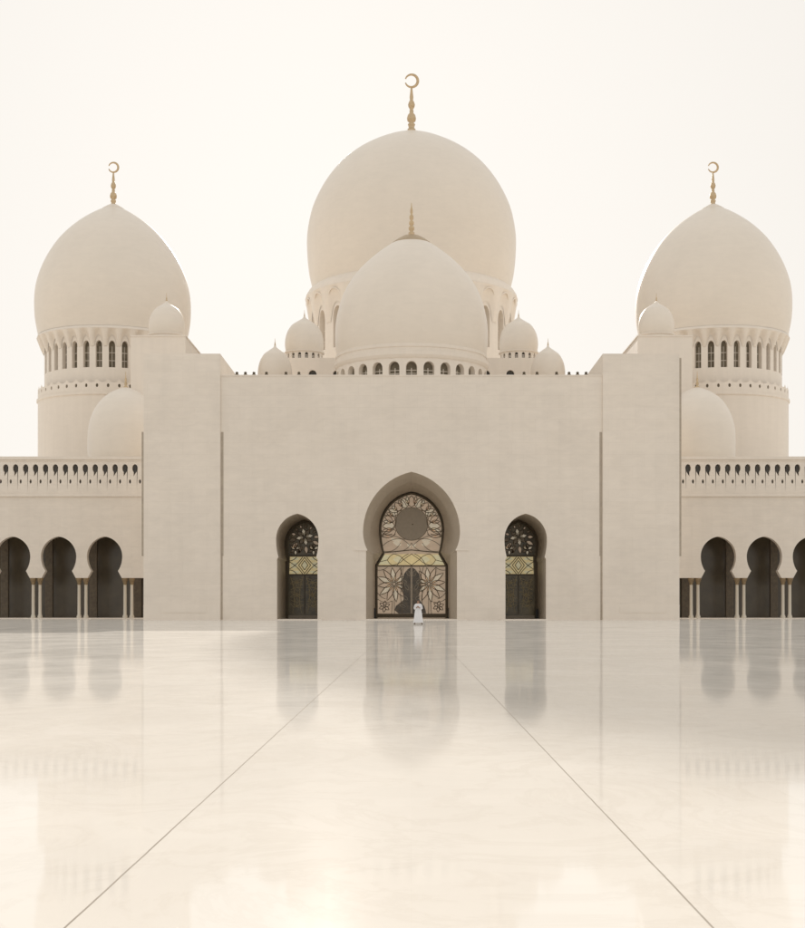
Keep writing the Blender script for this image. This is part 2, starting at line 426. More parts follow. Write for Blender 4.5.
def leaf(c, ang, l, wd, n=7):
    """leaf/petal outline from point c in direction ang"""
    up = []; dn = []
    for i in range(n + 1):
        t = i / n; hw_ = wd / 2 * math.sin(PI * t ** .8)
        x, z = t * l, hw_
        up.append((c[0] + x * math.cos(ang) - z * math.sin(ang), c[1] + x * math.sin(ang) + z * math.cos(ang)))
        if 0 < i < n: dn.append((c[0] + x * math.cos(ang) + z * math.sin(ang), c[1] + x * math.sin(ang) - z * math.cos(ang)))
    return up + list(reversed(dn))
def inside(pts, poly):
    def one(p):
        x, y = p; r = False; j = len(poly) - 1
        for i in range(len(poly)):
            if (poly[i][1] > y) != (poly[j][1] > y) and x < (poly[j][0] - poly[i][0]) * (y - poly[i][1]) / (poly[j][1] - poly[i][1]) + poly[i][0]: r = not r
            j = i
        return r
    return all(one(p) for p in pts)
def arc(p, q, bow, n=8):
    dx, dz = q[0] - p[0], q[1] - p[1]; l = math.hypot(dx, dz); nx, nz = -dz / l, dx / l
    return [(p[0] + dx * i / n + nx * bow * 4 * (i / n) * (1 - i / n), p[1] + dz * i / n + nz * bow * 4 * (i / n) * (1 - i / n)) for i in range(n + 1)]
k = FOC / BY
def L(dx, y): return (dx / k, EYE + (HY - y) / k)     # pixel-measured drawing of the screen, in metres on its plane

def flower(lat, pet, c, r0, r1, n, wd, clip, phase=0, mats=(0, 1), y=BY):
    for i in range(n):
        a = phase + 2 * PI * i / n; l = r1 - r0
        while l > .25:
            st = (c[0] + r0 * math.cos(a), c[1] + r0 * math.sin(a)); lf = leaf(st, a, l, wd * min(1, l / (r1 - r0) + .1))
            if inside([st, lf[len(lf) // 2]] + lf[::2], clip): break
            l *= .9
        else: continue
        pet.plate(leaf(st, a, l * .93, wd * .8 * min(1, l / (r1 - r0) + .1)), y - .035, y, mats[i % 2])
        lat.bar(lf, .075, y - .06, y, 0, True)
def central_screen():
    scr = MB(); lat = MB(); pet = MB(); yel = MB(); dk = MB()
    sc = part(scr.sheet(inC, [], lambda a, b: (a, BY + .02, b)), 'glass_screen', M['pane'], portal_fix)
    # heavy frame following the opening, the transoms and the jambs
    fr = MB(); fr.bar([(a * .985, b * .995) for a, b in inC], .20, BY - .16, BY + .1)
    fr.bar([L(-35, 566), L(35, 566)], .13, BY - .14, BY)
    fr.bar([L(-28.5, 552.8), L(-10, 551), L(0, 550), L(10, 551), L(28.5, 552.8)], .09, BY - .12, BY)
    fr.bar([L(-35, 615.7), L(35, 615.7)], .42, BY - .1, BY, 0)
    part(fr, 'frame', M['bronze'], portal_fix)
    # tympanum
    disc = [(L(0, 524)[0] + 1.78 * math.cos(2 * PI * i / 40), L(0, 524)[1] + 1.78 * math.sin(2 * PI * i / 40)) for i in range(40)]
    dd = MB().plate(disc, BY - .045, BY); dd.plate([(L(1, 524.5)[0] + .07 * math.cos(2 * PI * i / 10), L(1, 524.5)[1] + .07 * math.sin(2 * PI * i / 10)) for i in range(10)], BY - .06, BY - .05, 1)
    part(dd, 'roundel', [M['disc'], M['bronze']], portal_fix)
    lat.bar(disc, .045, BY - .065, BY, 0, True)
    clip = [(a * .95, EYE + (b - EYE) * .985) for a, b in inC]
    c0 = L(0, 524)
    for i in range(13):                        # broad petals radiating from the roundel
        a = -PI * .13 + (PI * 1.26) * i / 12
        flower_one(lat, pet, c0, 1.84, a, clip, 1.15, i)
        if i < 12: flower_one(lat, pet, c0, 2.15, a + PI * .0525, clip, .5, i + 1)
    for s in (-1, 1):                          # long crossing stems between rim and roundel
        for p, q, b in (((s * 31.3, 535), (s * 17, 512), .9), ((s * 31, 526), (s * 19, 534), .5), ((s * 29, 516), (s * 18.5, 523), -.4), ((s * 25, 507.5), (s * 10, 509), .5), ((s * 16, 499), (s * 5, 506), -.3), ((s * 31, 535), (s * 16, 534), .35)):
            lat.bar(arc(L(*p), L(*q), b * s), .07, BY - .07, BY)
    for s in (-1, 1):                          # sweeping stems at the foot of the tympanum
        lat.bar(arc(L(s * 31, 536), L(s * 2, 545), s * -.45), .05, BY - .06, BY)
        lat.bar(arc(L(s * 29, 546), L(s * 6, 539.5), s * -.35), .05, BY - .06, BY)
        lat.bar(arc(L(s * 28.5, 551), L(s * 11, 543), s * .4), .05, BY - .06, BY)
        lat.bar(arc(L(s * 12, 551.5), L(0, 543), s * .2), .05, BY - .06, BY)
        for (cx_, cy_, an, l, wd, mt) in ((s * 14, 545, .3, 1.0, .5, 1), (s * 22, 548.5, .1, .8, .4, 0), (s * 5, 547.5, .9, .6, .34, 1), (s * 25, 541, 1.0, .75, .4, 0), (s * 19, 541.5, .5, .8, .3, 1)):
            pet.plate(leaf(L(cx_ - s * 4, cy_), an if s > 0 else PI - an, l, wd), BY - .035, BY, mt)
        pet.plate(leaf(L(s * 10, 541), PI / 2 - s * 1.35, .8, .3), BY - .036, BY, 1)
    # yellow band
    band = [L(-34.3, 565), L(34.3, 565), L(28, 554.2), L(-28, 554.2)]
    part(MB().plate(band, BY - .03, BY), 'yellow_band', M['yellow'], portal_fix)
    for s in (-1, 1):
        for (p, q, b) in ((( s * 0, 554), (s * 8, 559.5), .0), ((s * 8, 559.5), (0, 565.3), .0), ((s * 8, 559.5), (s * 18, 554), .12), ((s * 8, 559.5), (s * 19, 565.3), -.12), ((s * 18, 554), (s * 24, 560), .08), ((s * 24, 560), (s * 19, 565.3), .08), ((s * 3, 554), (s * 14, 565.3), .2), ((s * 24, 560), (s * 32, 562), 0)):
            lat.bar(arc(L(*p), L(*q), b * s), .06, BY - .07, BY)
        pet.plate([L(s * 21, 555), L(s * 27.5, 555), L(s * 33, 564.5), L(s * 21.5, 564.5), L(s * 25, 560)], BY - .045, BY - .03, 2)
        pet.plate(leaf(L(s * 9.5, 559.5), 0 if s > 0 else PI, 1.0, .7), BY - .043, BY - .03, 2)
    # doors: flowers either side
    for s in (-1, 1):
        box_ = [L(s * 34.2, 613.5), L(s * 34.2, 566.8), L(s * 6.5, 566.8), L(s * 6.5, 613.5)]
        c = L(s * 17.3, 584)
        flower(lat, pet, c, .16, 1.98, 12, .56, box_, .12)
        lat.bar(arc(L(s * 34.5, 570), L(s * 24, 567), s * .15), .045, BY - .06, BY)
        # lower corner panels and stems
        pet.plate([L(s * 33.5, 613), L(s * 33.5, 600.5), L(s * 27, 599), L(s * 20.5, 602), L(s * 20, 613)], BY - .03, BY, 0)
        for p, q, b in (((s * 17.3, 586), (s * 17, 614), .0), ((s * 34, 599), (s * 19, 601), .25), ((s * 34.5, 592), (s * 26, 599), .1), ((s * 19, 601), (s * 20, 614), 0), ((s * 25, 606), (s * 29, 610), .1), ((s * 8, 567), (s * 9, 614), .25), ((s * 12, 567), (s * 10, 592), -.2)):
            lat.bar(arc(L(*p), L(*q), b * s), .05, BY - .06, BY)
        flower(lat, pet, L(s * 27, 606.5), .1, .62, 6, .3, box_, .4, (0, 0))
    # dark open leaves in the middle
    for s in (-1, 1):
        d = [L(s * .9, 613.5), L(s * .9, 567.5), L(s * 4, 569.5), L(s * 7.5, 574), L(s * 9.2, 581), L(s * 9.4, 588), L(s * 7.5, 595), L(s * 8, 600), L(s * (15.5 if s < 0 else 12.5), 606), L(s * (17 if s < 0 else 14), 610), L(s * (13 if s < 0 else 14.5), 613.5)]
        o = part(MB().plate(d, BY - .055, BY), 'door_leaf', M['leafglass'], portal_fix)
        for (cx_, cy_, an, l, wd) in ((s * 2, 576, 1.2, .7, .35), (s * 5, 583, .6, .6, .3), (s * 3, 590, 1.0, .8, .3), (s * 4, 600, .8, .7, .3), (s * 6, 607, .3, .7, .25)):
            pet.bar(leaf(L(cx_, cy_), an if s > 0 else PI - an, l, wd), .04, BY - .085, BY - .056, 3, True)
    pet.bar([L(0, 614), L(0, 566.5)], .13, BY - .1, BY, 3)
    part(lat, 'lattice', M['bronze_l'], portal_fix)
    part(pet, 'petal_glazing', [M['petal'], M['petal2'], M['yl'], M['disc']], portal_fix)
def flower_one(lat, pet, c, r0, a, clip, wd, i, y=BY):
    st = (c[0] + r0 * math.cos(a), c[1] + r0 * math.sin(a)); l = 3.2
    while l > .2:
        lf = leaf(st, a, l, wd * .75)
        if inside(lf[1:], clip): break
        l *= .93
    else: return
    lat.bar(lf, .07, y - .06, y, 0, True)
    pet.plate(leaf(st, a, l * .93, wd * .62), y - .035, y, i % 2)
M['yl'] = plain('pale_yellow_glass', (.78, .72, .46), .3, 0, .1, 1.5, .16, (.95, .9, .6))
portal_fix = portal
# parts of the portal hang from the portal mesh, whose own origin already carries the offset
def part(mb, name, mats, parent=None):
    o = mb.build(name, mats, parent or hall)
    if parent is None: at(o)
    return o
central_screen()

def side_portal(cx):
    mb = MB(); mb.loft([(cx + a, FY, b) for a, b in outS], [(cx + a, BY + .15, b) for a, b in outS])
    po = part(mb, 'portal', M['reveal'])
    part(MB().sheet(outS, [], lambda a, b: (cx + a, BY + .02, b)), 'glass_screen', M['olive'], po)
    fr = MB(); fr.bar([(cx + a * .93, b * .985) for a, b in outS], .30, BY - .18, BY)
    fr.bar([(cx - 2, L(0, 574.8)[1]), (cx + 2, L(0, 574.8)[1])], .10, BY - .14, BY)
    fr.bar([(cx - 2, L(0, 555.8)[1]), (cx + 2, L(0, 555.8)[1])], .10, BY - .14, BY)
    fr.bar([(cx, L(0, 614)[1]), (cx, L(0, 575)[1])], .10, BY - .10, BY)
    part(fr, 'frame', M['bronze'], po)
    part(MB().box(cx - 1.75, cx + 1.75, BY - .1, BY, .1, .42), 'door_rail', M['disc'], po)
    def Q(dx, y): p = L(dx, y); return (cx + p[0], p[1])
    yb = MB().plate([Q(-15.3, 574), Q(15.3, 574), Q(14.6, 556.8), Q(-14.6, 556.8)], BY - .03, BY)
    part(yb, 'yellow_band', M['yellow'], po)
    lat = MB(); pet = MB()
    for s in (-1, 1):
        for p, q, b in (((0, 557.5), (s * 6, 565.3), 0), ((s * 6, 565.3), (0, 573.5), 0), ((0, 560.5), (s * 3.3, 565.3), 0), ((s * 3.3, 565.3), (0, 570), 0), ((s * 2, 557), (s * 15, 569), -.12), ((s * 2, 574), (s * 15, 562), .12), ((s * 8, 557), (s * 15, 561), -.1), ((s * 8, 574), (s * 15, 570), .1)):
            lat.bar(arc(Q(*p), Q(*q), b * s), .075, BY - .075, BY)
        pet.plate(leaf(Q(s * 6.8, 565.3), 0 if s > 0 else PI, .85, .7), BY - .045, BY - .03, 2)
        pet.plate(leaf(Q(s * 5, 559.2), .12 if s > 0 else PI - .12, .95, .3), BY - .044, BY - .03, 2)
        pet.plate(leaf(Q(s * 5, 571.6), -.12 if s > 0 else PI + .12, .95, .3), BY - .044, BY - .03, 2)
    pet.plate([Q(-2.6, 565.3), Q(0, 561.3), Q(2.6, 565.3), Q(0, 569.3)], BY - .05, BY - .03, 2)
    clip = [(cx + a * .83, b if b < 8.2 else 8.2 + (b - 8.2) * .84) for a, b in outS]
    clip = [(a, b) for a, b in clip if b > 5]
    clip = [(cx + 1.6, 6.95)] + [(a, b) for a, b in clip if b > 7.0] + [(cx - 1.6, 6.95)]
    c = Q(0, 537)
    flower(lat, pet, c, .12, .95, 8, .5, clip, .2, (1, 3))
    flower(lat, pet, c, 1.0, 1.85, 13, .42, clip, 0, (0, 3))
    for s in (-1, 1):
        flower(lat, pet, Q(s * 9, 549.5), .08, .62, 6, .3, clip, .5, (1, 3))
    # traces of the same plant pattern on the dark door leaves
    for s in (-1, 1):
        for (dx, y, an, l, wd) in ((3, 583, 1.1, .8, .3), (9, 588, .8, .7, .3), (5, 598, 1.2, .8, .3), (10, 604, .9, .7, .3)):
            lat.bar(leaf(Q(s * dx, y), an if s > 0 else PI - an, l, wd), .04, BY - .02, BY + .01, 0, True)
    tr = MB()
    for s in (-1, 1):
        bx = [(cx + .1 * s, 1.1), (cx + 1.62 * s, 1.1), (cx + 1.62 * s, L(0, 576)[1]), (cx + .1 * s, L(0, 576)[1])]
        for cc in (Q(s * 8, 582), Q(s * 7.5, 595), Q(s * 8, 607)):
            for i in range(8):
                a = .3 + PI / 4 * i; lf = leaf(cc, a, .78, .26)
                if inside(lf, bx): tr.bar(lf, .035, BY - .03, BY + .01, 0, True)
        for p_, q_, b_ in (((1.5, 576), (3, 613), .3), ((14, 577), (12, 613), -.3), ((2, 588), (14, 590), .15), ((2, 601), (14, 600), -.15)):
            tr.bar(arc(Q(s * p_[0], p_[1]), Q(s * q_[0], q_[1]), b_ * s), .04, BY - .035, BY + .01)
    part(tr, 'tracery', M['tracery'], po)
    part(lat, 'lattice', M['bronze_l'], po)
    part(pet, 'petal_glazing', [M['petal'], M['petal2'], M['yl'], M['disc']], po)
    part(MB().box(cx - 2.6, cx + 2.6, FY - 1.4, BY - .2, 0, .09), 'doorstep', M['stone'], po)
    return po
side_portal(-SXC); side_portal(SXC)

# ---- front dome on its drum
DY = 179.4; DR = 9.74
sx_ = DY / FOC
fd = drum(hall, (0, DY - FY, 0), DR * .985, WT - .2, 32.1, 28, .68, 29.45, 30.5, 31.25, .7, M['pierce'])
cor = MB().lathe([(DR * .985, 31.6), (DR * 1.0, 31.75), (DR * 1.015, 32.05), (DR * 1.015, 32.5), (DR * .985, 32.6), (DR * .985, 32.95), (DR * .995, 33.05), (DR * .995, 33.4), (DR * .96, 33.55), (DR * .91, 33.55)], (0, 0, 0), 96, 0, False)
cor.build('cornice', M['stone'], fd)
def big_dome(c, parent, shape, cap):
    rows = profile(shape, 130)
    d = MB().lathe([(max(a, .001), b) for a, b in rows], (0, 0, 0), 256).build('dome', M['dome'], parent, c)
    top = [(a, b) for a, b in rows if a <= cap and b > shape[len(shape) // 2][1]]
    zr, zt_ = top[0][1], shape[-1][1]; h_ = zt_ - zr
    MB().lathe([(cap * .9, zr - .25), (cap + .08, zr - .14), (cap + .08, zr + .02), (cap * .78, zr + h_ * .55), (cap * .45, zt_ + .06), (cap * .2, zt_ + .2), (.05, zt_ + .45)], (0, 0, 0), 60, 0, False).build('cap', M['gold_p'] if cap > 2.2 else M['stone'], d)
    return d
d = big_dome((0, DY - FY, 0), hall, [(9.5, 33.3), (9.75, 35.0), (9.72, 37.35), (9.28, 39.67), (8.4, 41.95), (6.95, 44.1), (5.05, 46.0), (2.95, 47.6), (1.3, 48.5), (0, 48.85)], 2.35)
finial(d, 48.9, 4.3, False)

# ================================================================== PRAYER HALL (behind)
PY = 236.0; PR = 17.6
prayer = thing('prayer_hall', 'largest central dome on its windowed drum, with four small roof domes around it', 'mosque building', (0, PY, 0))
def ppart(mb, name, mats, parent=None, c=(0, 0, 0)):
    o = mb.build(name, mats, parent or prayer)
    o.location = (c[0], c[1] - PY, c[2]) if parent is None else c
    return o
ppart(MB().box(-62, 62, 215, 262, 0, 19), 'wing_roof', M['wall'])
# terrace block with half round windows
BYY = 197.0; bz = PZ(357.8, BYY)
tb = MB(); holes = []
for pxx in (286.3, 312.6, 337):
    for s in (-1, 1):
        X = s * abs(PX(pxx, BYY)); holes.append([(X + a, b) for a, b in arched(.56, bz - 3.4, bz - 2.3, bz - 1.72)])
TX = 18.3
tb.sheet([(-TX, 22), (TX, 22), (TX, bz), (-TX, bz)], holes, lambda a, b: (a, BYY, b))
for h in holes: tb.loft([(a, BYY, b) for a, b in h], [(a, BYY + .6, b) for a, b in h], 0, True)
tb.box(-TX, TX, BYY, 254, 22, bz, 0, 'f')
terr = ppart(tb, 'terrace', M['stone'])
for h in holes:
    MB().sheet(h, [], lambda a, b: (a, BYY + .55, b)).build('window', M['dark'], terr)
# main drum : tall niches between fanned piers
MR = 16.8; mz0, mz1 = bz - .2, 51.4
md = drum(prayer, (0, 0, 0), MR, mz0, mz1, 24, 1.0, 43.2, 48.0, 49.8, .9, M['niche'], seg=8)
NW = 24
def fan_collar(r0, r1, zlow, zhigh, ztop, nw, phase, lip, sub=14, rows=10):
    """piers fan out into a collar whose lower edge arches over every window"""
    mb = MB(); n = nw * sub; vs = []
    for i in range(rows + 1):
        t = i / rows
        for q in range(n):
            a = 2 * PI * q / n; u = ((a + PI / 2) / (2 * PI / nw) - phase) % 1.0; u = abs(u - .5) * 2     # 1 over a window, 0 on a pier
            v = min(1, u / .95) if u < .95 else 1.0
            w = max(0, (u - .36) / .64); zl = zlow + (zhigh - zlow) * math.sqrt(max(0, 1 - (1 - w) ** 2))
            if w <= 0: zl = zlow
            swell = .5 + .5 * math.cos(PI * min(1, abs(u - 1) * 1.0))
            rr = r0 + .06 + (r1 - r0) * (t ** (.8 + .9 * swell)); vs.append((rr * math.cos(a), rr * math.sin(a), zl + (ztop - zl) * t))
    mb.add(vs, [(i * n + q, i * n + (q + 1) % n, (i + 1) * n + (q + 1) % n, (i + 1) * n + q) for i in range(rows) for q in range(n)], 0, True)
    mb.lathe([(a, b) for a, b in lip], (0, 0, 0), n)
    return mb
mb = fan_collar(MR, 17.8, 47.4, 50.5, 53.0, NW, 0, [(17.8, 53.0), (17.72, 53.5), (17.3, 54.2), (16.4, 54.9)])
mb.build('collar', M['stone'], md)
# raised petal rib between neighbouring arches, a rounded leaf on the collar
hm = MB()
for kk in range(NW):
    a0 = -PI / 2 + 2 * PI / NW * kk; pts = []
    for i in range(17):
        u = -1.75 + 3.5 * i / 16; z = 50.2 + 2.3 * math.sqrt(max(0, 1 - (u / 1.75) ** 2)) ** 1.1; a = a0 + u / MR
        t = max(0, min(1, (z - 49.6) / 3.4)); rr = MR + .10 + 1.0 * t ** 1.2
        pts.append((rr * math.cos(a), rr * math.sin(a), z))
    hm.tube(pts, .13, 6)
hm.build('petal_rib', M['stone'], md)
d = big_dome((0, 0, 0), prayer, [(16.51, 54.5), (17.2, 57.5), (17.53, 61), (17.5, 64.2), (16.8, 67.8), (15.65, 70.6), (14.1, 73.2), (12.1, 75.6), (9.7, 77.6), (7.2, 79.1), (4.5, 80.35), (1.9, 81.2), (0, 81.45)], 2.1)
finial(d, 81.3, 10.1, True)
# four small roof domes
def small_dome(parent, X, Y, r, z0, ztop, off, win=0, zw=0):
    base = thing_part = None
    H = ztop - z0
    rows = [(r * .93, z0), (r * .98, z0 + H * .12), (r, z0 + H * .27), (r * .965, z0 + H * .44), (r * .86, z0 + H * .62), (r * .66, z0 + H * .79), (r * .40, z0 + H * .895), (r * .20, z0 + H * .965), (r * .09, z0 + H * 1.01), (r * .03, z0 + H * 1.07)]
    d = MB().lathe(profile(rows, 80), (0, 0, 0), 96).build('small_dome', M['dome'], parent, (X, Y - off, 0))
    fm = MB().lathe([(.16, 0), (.16, .12), (.08, .18), (.13, .32), (.06, .46), (.09, .58), (.04, .72), (.015, 1.25)], (0, 0, 0), 8)
    fm.build('finial', M['gold'], d, (0, 0, ztop))
    ring = MB().lathe([(r * .93, z0 - .12), (r * 1.03, z0 - .10), (r * 1.03, z0 + .06), (r * .95, z0 + .1)], (0, 0, 0), 40, 0, False)
    ring.build('cornice', M['stone'], d)
    return d
for s in (-1, 1):
    X = s * 15.6; small_dome(prayer, X, 204, 2.84, 38.45, 43.5, PY)
    dr = drum(prayer, (X, 204 - PY, 0), 2.65, bz - .1, 38.45, 16, .24, 37.35, 37.85, 38.15, .25, M['dark'], name='small_drum', phase=.5)
    X = s * 18.6; small_dome(prayer, X, 190.8, 2.34, 32.0, 36.8, PY)
    ppart(MB().lathe([(2.2, 24.0), (2.2, 32.0)], (0, 0, 0), 32), 'small_drum', M['stone'], None, (X, 190.8, 0))
ppart(MB().box(-21.4, 21.4, 192.1, 200, 0, 27.2), 'roof_step', M['stone'])

# ================================================================== SIDE HALLS
def side_hall(s, xc_px, label):
    SY = 201.2; SR = 11.1; X0 = PX(xc_px, SY); FT = 190.4 - SY      # FT: front of the lower tier
    t = thing('side_hall', label, 'mosque building', (X0, SY, 0), 'side halls with a large dome each')
    def sp(mb, name, mats, parent=None): return mb.build(name, mats, parent or t)
    tz = PZ(391, 190.4); TR = 10.5
    tier = sp(MB().lathe([(TR, 12), (TR, tz)], (0, 0, 0), 96), 'tier', M['stone'])
    sp(MB().lathe([(TR - .02, tz - .5), (TR + .18, tz - .35), (TR + .18, tz - .05), (TR - .1, tz), (9.5, tz)], (0, 0, 0), 96, 0, False), 'cornice', M['stone'], tier)
    # low pierced parapet round the terrace
    m = MB(); npp = 44
    for q in range(npp):
        a0 = 2 * PI * q / npp; W = PI * TR / npp
        def fn(u, z, d=0.0, a0=a0): a = a0 + u / TR; return ((TR - d) * math.cos(a), (TR - d) * math.sin(a), z)
        h = [(.18 * math.cos(2 * PI * g / 10), tz + .85 + .26 * math.sin(2 * PI * g / 10)) for g in range(10)]
        m.sheet([(-W, tz), (0, tz), (W, tz), (W, tz + 1.25), (W * .5, tz + 1.35), (0, tz + 1.7), (-W * .5, tz + 1.35), (-W, tz + 1.25)], [h], fn)
        m.loft([fn(a, b) for a, b in h], [fn(a, b, .2) for a, b in h], 0, True); m.sheet(h, [], lambda a, b, fn=fn: fn(a, b, .18), 1)  # darker sheet in each hole stands in for the shade behind it
    sp(m, 'parapet', [M['stone'], M['pierce']], tier)
    dz0, dz1 = PZ(367, 191.6), PZ(340, 191.6)
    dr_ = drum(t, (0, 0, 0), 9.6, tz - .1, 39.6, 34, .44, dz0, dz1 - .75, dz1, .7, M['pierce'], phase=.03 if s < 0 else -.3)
    cm = fan_collar(9.6, 10.6, 37.2, 38.7, 39.5, 34, .03 if s < 0 else -.3, [(10.6, 39.5), (10.55, 39.8), (10.1, 40.1)], 10, 8)
    cm.build('collar', M['stone'], dr_)
    d = big_dome((0, 0, 0), t, [(10.45, 39.9), (10.95, 42.83), (10.95, 46.0), (10.4, 48.6), (9.25, 51.27), (7.6, 53.8), (5.5, 55.95), (3.2, 57.65), (1.1, 58.8), (0, 59.15)], 1.5)
    finial(d, 58.8, 6.6, True)
    # turret block beside the pylon, with its small dome
    xb0, xb1 = s * 28.1 - X0, s * 34.9 - X0
    bt = PZ(336.5, 174)
    blk = MB().box(min(xb0, xb1), max(xb0, xb1), 174 - SY, 192 - SY, 10, bt)
    b_ = sp(blk, 'turret_block', M['stone'])
    m = MB().box(min(xb0, xb1) - .08, max(xb0, xb1) + .08, 174 - SY - .08, 192 - SY + .1, bt, bt + .16)
    sp(m, 'coping', M['stone'], b_)
    sx3 = s * 31.4
    small_dome(t, sx3 - X0, 179.5, 2.3, 36.2, 40.4, SY)
    sp(MB().lathe([(2.2, bt), (2.2, 36.2)], (sx3 - X0, 179.5 - SY, 0), 36), 'small_drum', M['stone'])
    return t
side_hall(-1, 113.4, 'large side dome on a windowed drum left of the entrance front, crescent spire on top')
side_hall(1, 713.0, 'large side dome on a windowed drum right of the entrance front')

# ================================================================== ARCADES
def arcade(s, label):
    AY = 164.0; ka = FOC / AY
    x_in = PXO - .4; x_out = 64.0
    zl = PZ(578, AY); zt = PZ(457, AY)
    t = thing('arcade', label, 'arcade', (s * x_in, AY, 0), 'arcades flanking the entrance')
    ox = s * x_in
    centers = [35.95 + 5.39 * i for i in range(6)]
    # wall above the columns with keel-arched notches
    half = [(2.0, zl), (1.56, PZ(571, AY))]
    H = horseshoe(2.0, zl + .001, 1.56, PZ(571, AY), 2.07, PZ(556.5, AY), PZ(536.5, AY), z0=zl)
    path = [(x_in, zl)]
    for c in centers: path += [(c + a, b) for a, b in reversed(H)]
    path += [(x_out, zl)]
    full = path + [(x_out, zt), (x_in, zt)]
    zp = PZ(492, AY)                                  # foot of the pierced parapet
    full = path + [(x_out, zp), (x_in, zp)]
    fx = lambda a, y, b: (s * a - ox, y - AY, b)
    m = MB(); m.sheet(full, [], lambda a, b: fx(a, AY, b))
    m.loft([fx(a, AY, b) for a, b in path], [fx(a, AY + .9, b) for a, b in path])
    x = 32.4 - 1.165 * 4; xl = x_in
    while x < x_out - .6:
        z1 = PZ(464, AY); z0 = PZ(476.5, AY); zc = PZ(481.5, AY)
        xr = x + .93 if x + 1.165 < x_out - .6 else x_out
        h1 = [(x + a, b) for a, b in [(.16, z0), (.16, z0 + .5), (.30, z0 + .75), (.32, z0 + 1.1), (.22, z1 - .12), (0, z1), (-.22, z1 - .12), (-.32, z0 + 1.1), (-.30, z0 + .75), (-.16, z0 + .5)]]
        h2 = [(x + .58 + .13 * math.cos(2 * PI * q / 8), zc + .26 * math.sin(2 * PI * q / 8)) for q in range(8)]
        m.sheet([(xl, zp), (xr, zp), (xr, zt), (xl, zt)], [h1, h2], lambda a, b: fx(a, AY, b))
        for h in (h1, h2):
            m.loft([fx(a, AY, b) for a, b in h], [fx(a, AY + .35, b) for a, b in h], 0, True)
            m.sheet(h, [], lambda a, b: fx(a, AY + .33, b), 1)  # dark sheet stands in for the deep shade behind the piercing
        xl = xr; x += 1.165
    m.loft([fx(x_in, AY, zt), fx(x_out, AY, zt)], [fx(x_in, AY + 30, zt - .0), fx(x_out, AY + 30, zt - .0)])
    m.loft([fx(x_in, AY + .9, PZ(525, AY)), fx(x_out, AY + .9, PZ(525, AY))], [fx(x_in, AY + 6.6, PZ(525, AY)), fx(x_out, AY + 6.6, PZ(525, AY))])
    m.loft([fx(x_in, AY + .9, zl), fx(x_out, AY + .9, zl)], [fx(x_in, AY + .9, PZ(536, AY)), fx(x_out, AY + .9, PZ(536, AY))]) if False else None
    m.sheet(full, [], lambda a, b: fx(a, AY + .9, b))
    m.loft([fx(x_in, AY + .9, zp), fx(x_out, AY + .9, zp)], [fx(x_in, AY + .9, zt), fx(x_out, AY + .9, zt)])
    wallo = m.build('arch_wall', [M['wall'], M['dark']], t)
    cb = MB()
    for (z0, z1, pr) in ((PZ(496.5, AY), PZ(494, AY), .22), (PZ(459.5, AY), PZ(457, AY) + .05, .14), (PZ(461.5, AY), PZ(460.8, AY), .06)):
        a, b = s * x_in - ox, s * x_out - ox
        cb.box(min(a, b), max(a, b), -pr, -.0, z0, z1)
    cb.build('cornice', M['stone'], wallo)
    rd = MB().lathe(profile([(4.2, 17.5), (4.45, 19.2), (4.55, 20.8), (4.45, 23.0), (3.95, 24.8), (3.05, 26.3), (1.9, 27.3), (.8, 27.85), (0.02, 28.1)], 40), (0, 0, 0), 72).build('roof_dome', M['dome'], t, (s * 34.7 - ox, 170 - AY, 0))
    MB().lathe([(.32, 27.9), (.3, 28.1), (.12, 28.25), (.2, 28.5), (.1, 28.75), (.15, 29.0), (.06, 29.25), (.02, 30.0)], (0, 0, 0), 10).build('finial', M['gold'], rd)
    # dark sheet behind the arches, coloured to stand in for the gallery's shade
    a, b = s * x_in - ox, s * x_out - ox
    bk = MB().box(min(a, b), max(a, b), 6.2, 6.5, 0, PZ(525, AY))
    for i in range(14):                                  # dark bays with broad piers between them
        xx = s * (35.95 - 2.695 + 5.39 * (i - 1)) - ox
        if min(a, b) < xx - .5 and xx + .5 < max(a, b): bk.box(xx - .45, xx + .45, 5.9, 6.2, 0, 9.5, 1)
    bk.build('shade_backing', [M['gallery_shade'], M['brown']], t)
    # plinth line
    MB().box(min(a, b), max(a, b), -.25, 6.3, 0, .09).build('step', M['stone'], t)
    # beam between capitals
    # paired columns
    def col(x, first=None):
        cp = MB().lathe([(.30, .09), (.30, .28), (.25, .34), (.27, .40), (.20, .46), (.195, 1.2), (.18, zl - .85), (.20, zl - .80)], (0, 0, 0), 20)
        o = cp.build('column', M['column'], t, (s * x - ox, .45, 0))
        cap = MB().lathe([(.19, zl - .82), (.23, zl - .76), (.2, zl - .7), (.24, zl - .55), (.36, zl - .22), (.40, zl - .12), (.40, zl - .001)], (0, 0, 0), 12, 0, False)
        cap.build('capital', M['gold2'], o)
        return o
    def dup(o, dx):
        c = o.copy(); C.objects.link(c); c.parent = t; c.location = (o.location[0] + s * dx, o.location[1], 0)
        for ch in list(o.children):
            q = ch.copy(); C.objects.link(q); q.parent = c
    proto = col(33.25 - .40)
    dup(proto, .80)
    for i in range(1, 6): dup(proto, 5.39 * i); dup(proto, 5.39 * i + .8)
    return t
M['gallery_shade'] = plain('painted_gallery_shade', (.085, .068, .045), .2, 0, .15, .5)  # dark brown painted in for the shaded depth of the gallery
M['brown'] = plain('dark_brown_pier', (.14, .11, .075), .5, 0, .2)
M['gold2'] = plain('bronzed_capital', (.30, .22, .13), .45, .4, .2, 6)
arcade(-1, 'keel arched arcade on twin columns left of the entrance front')
arcade(1, 'keel arched arcade on twin columns right of the entrance front')

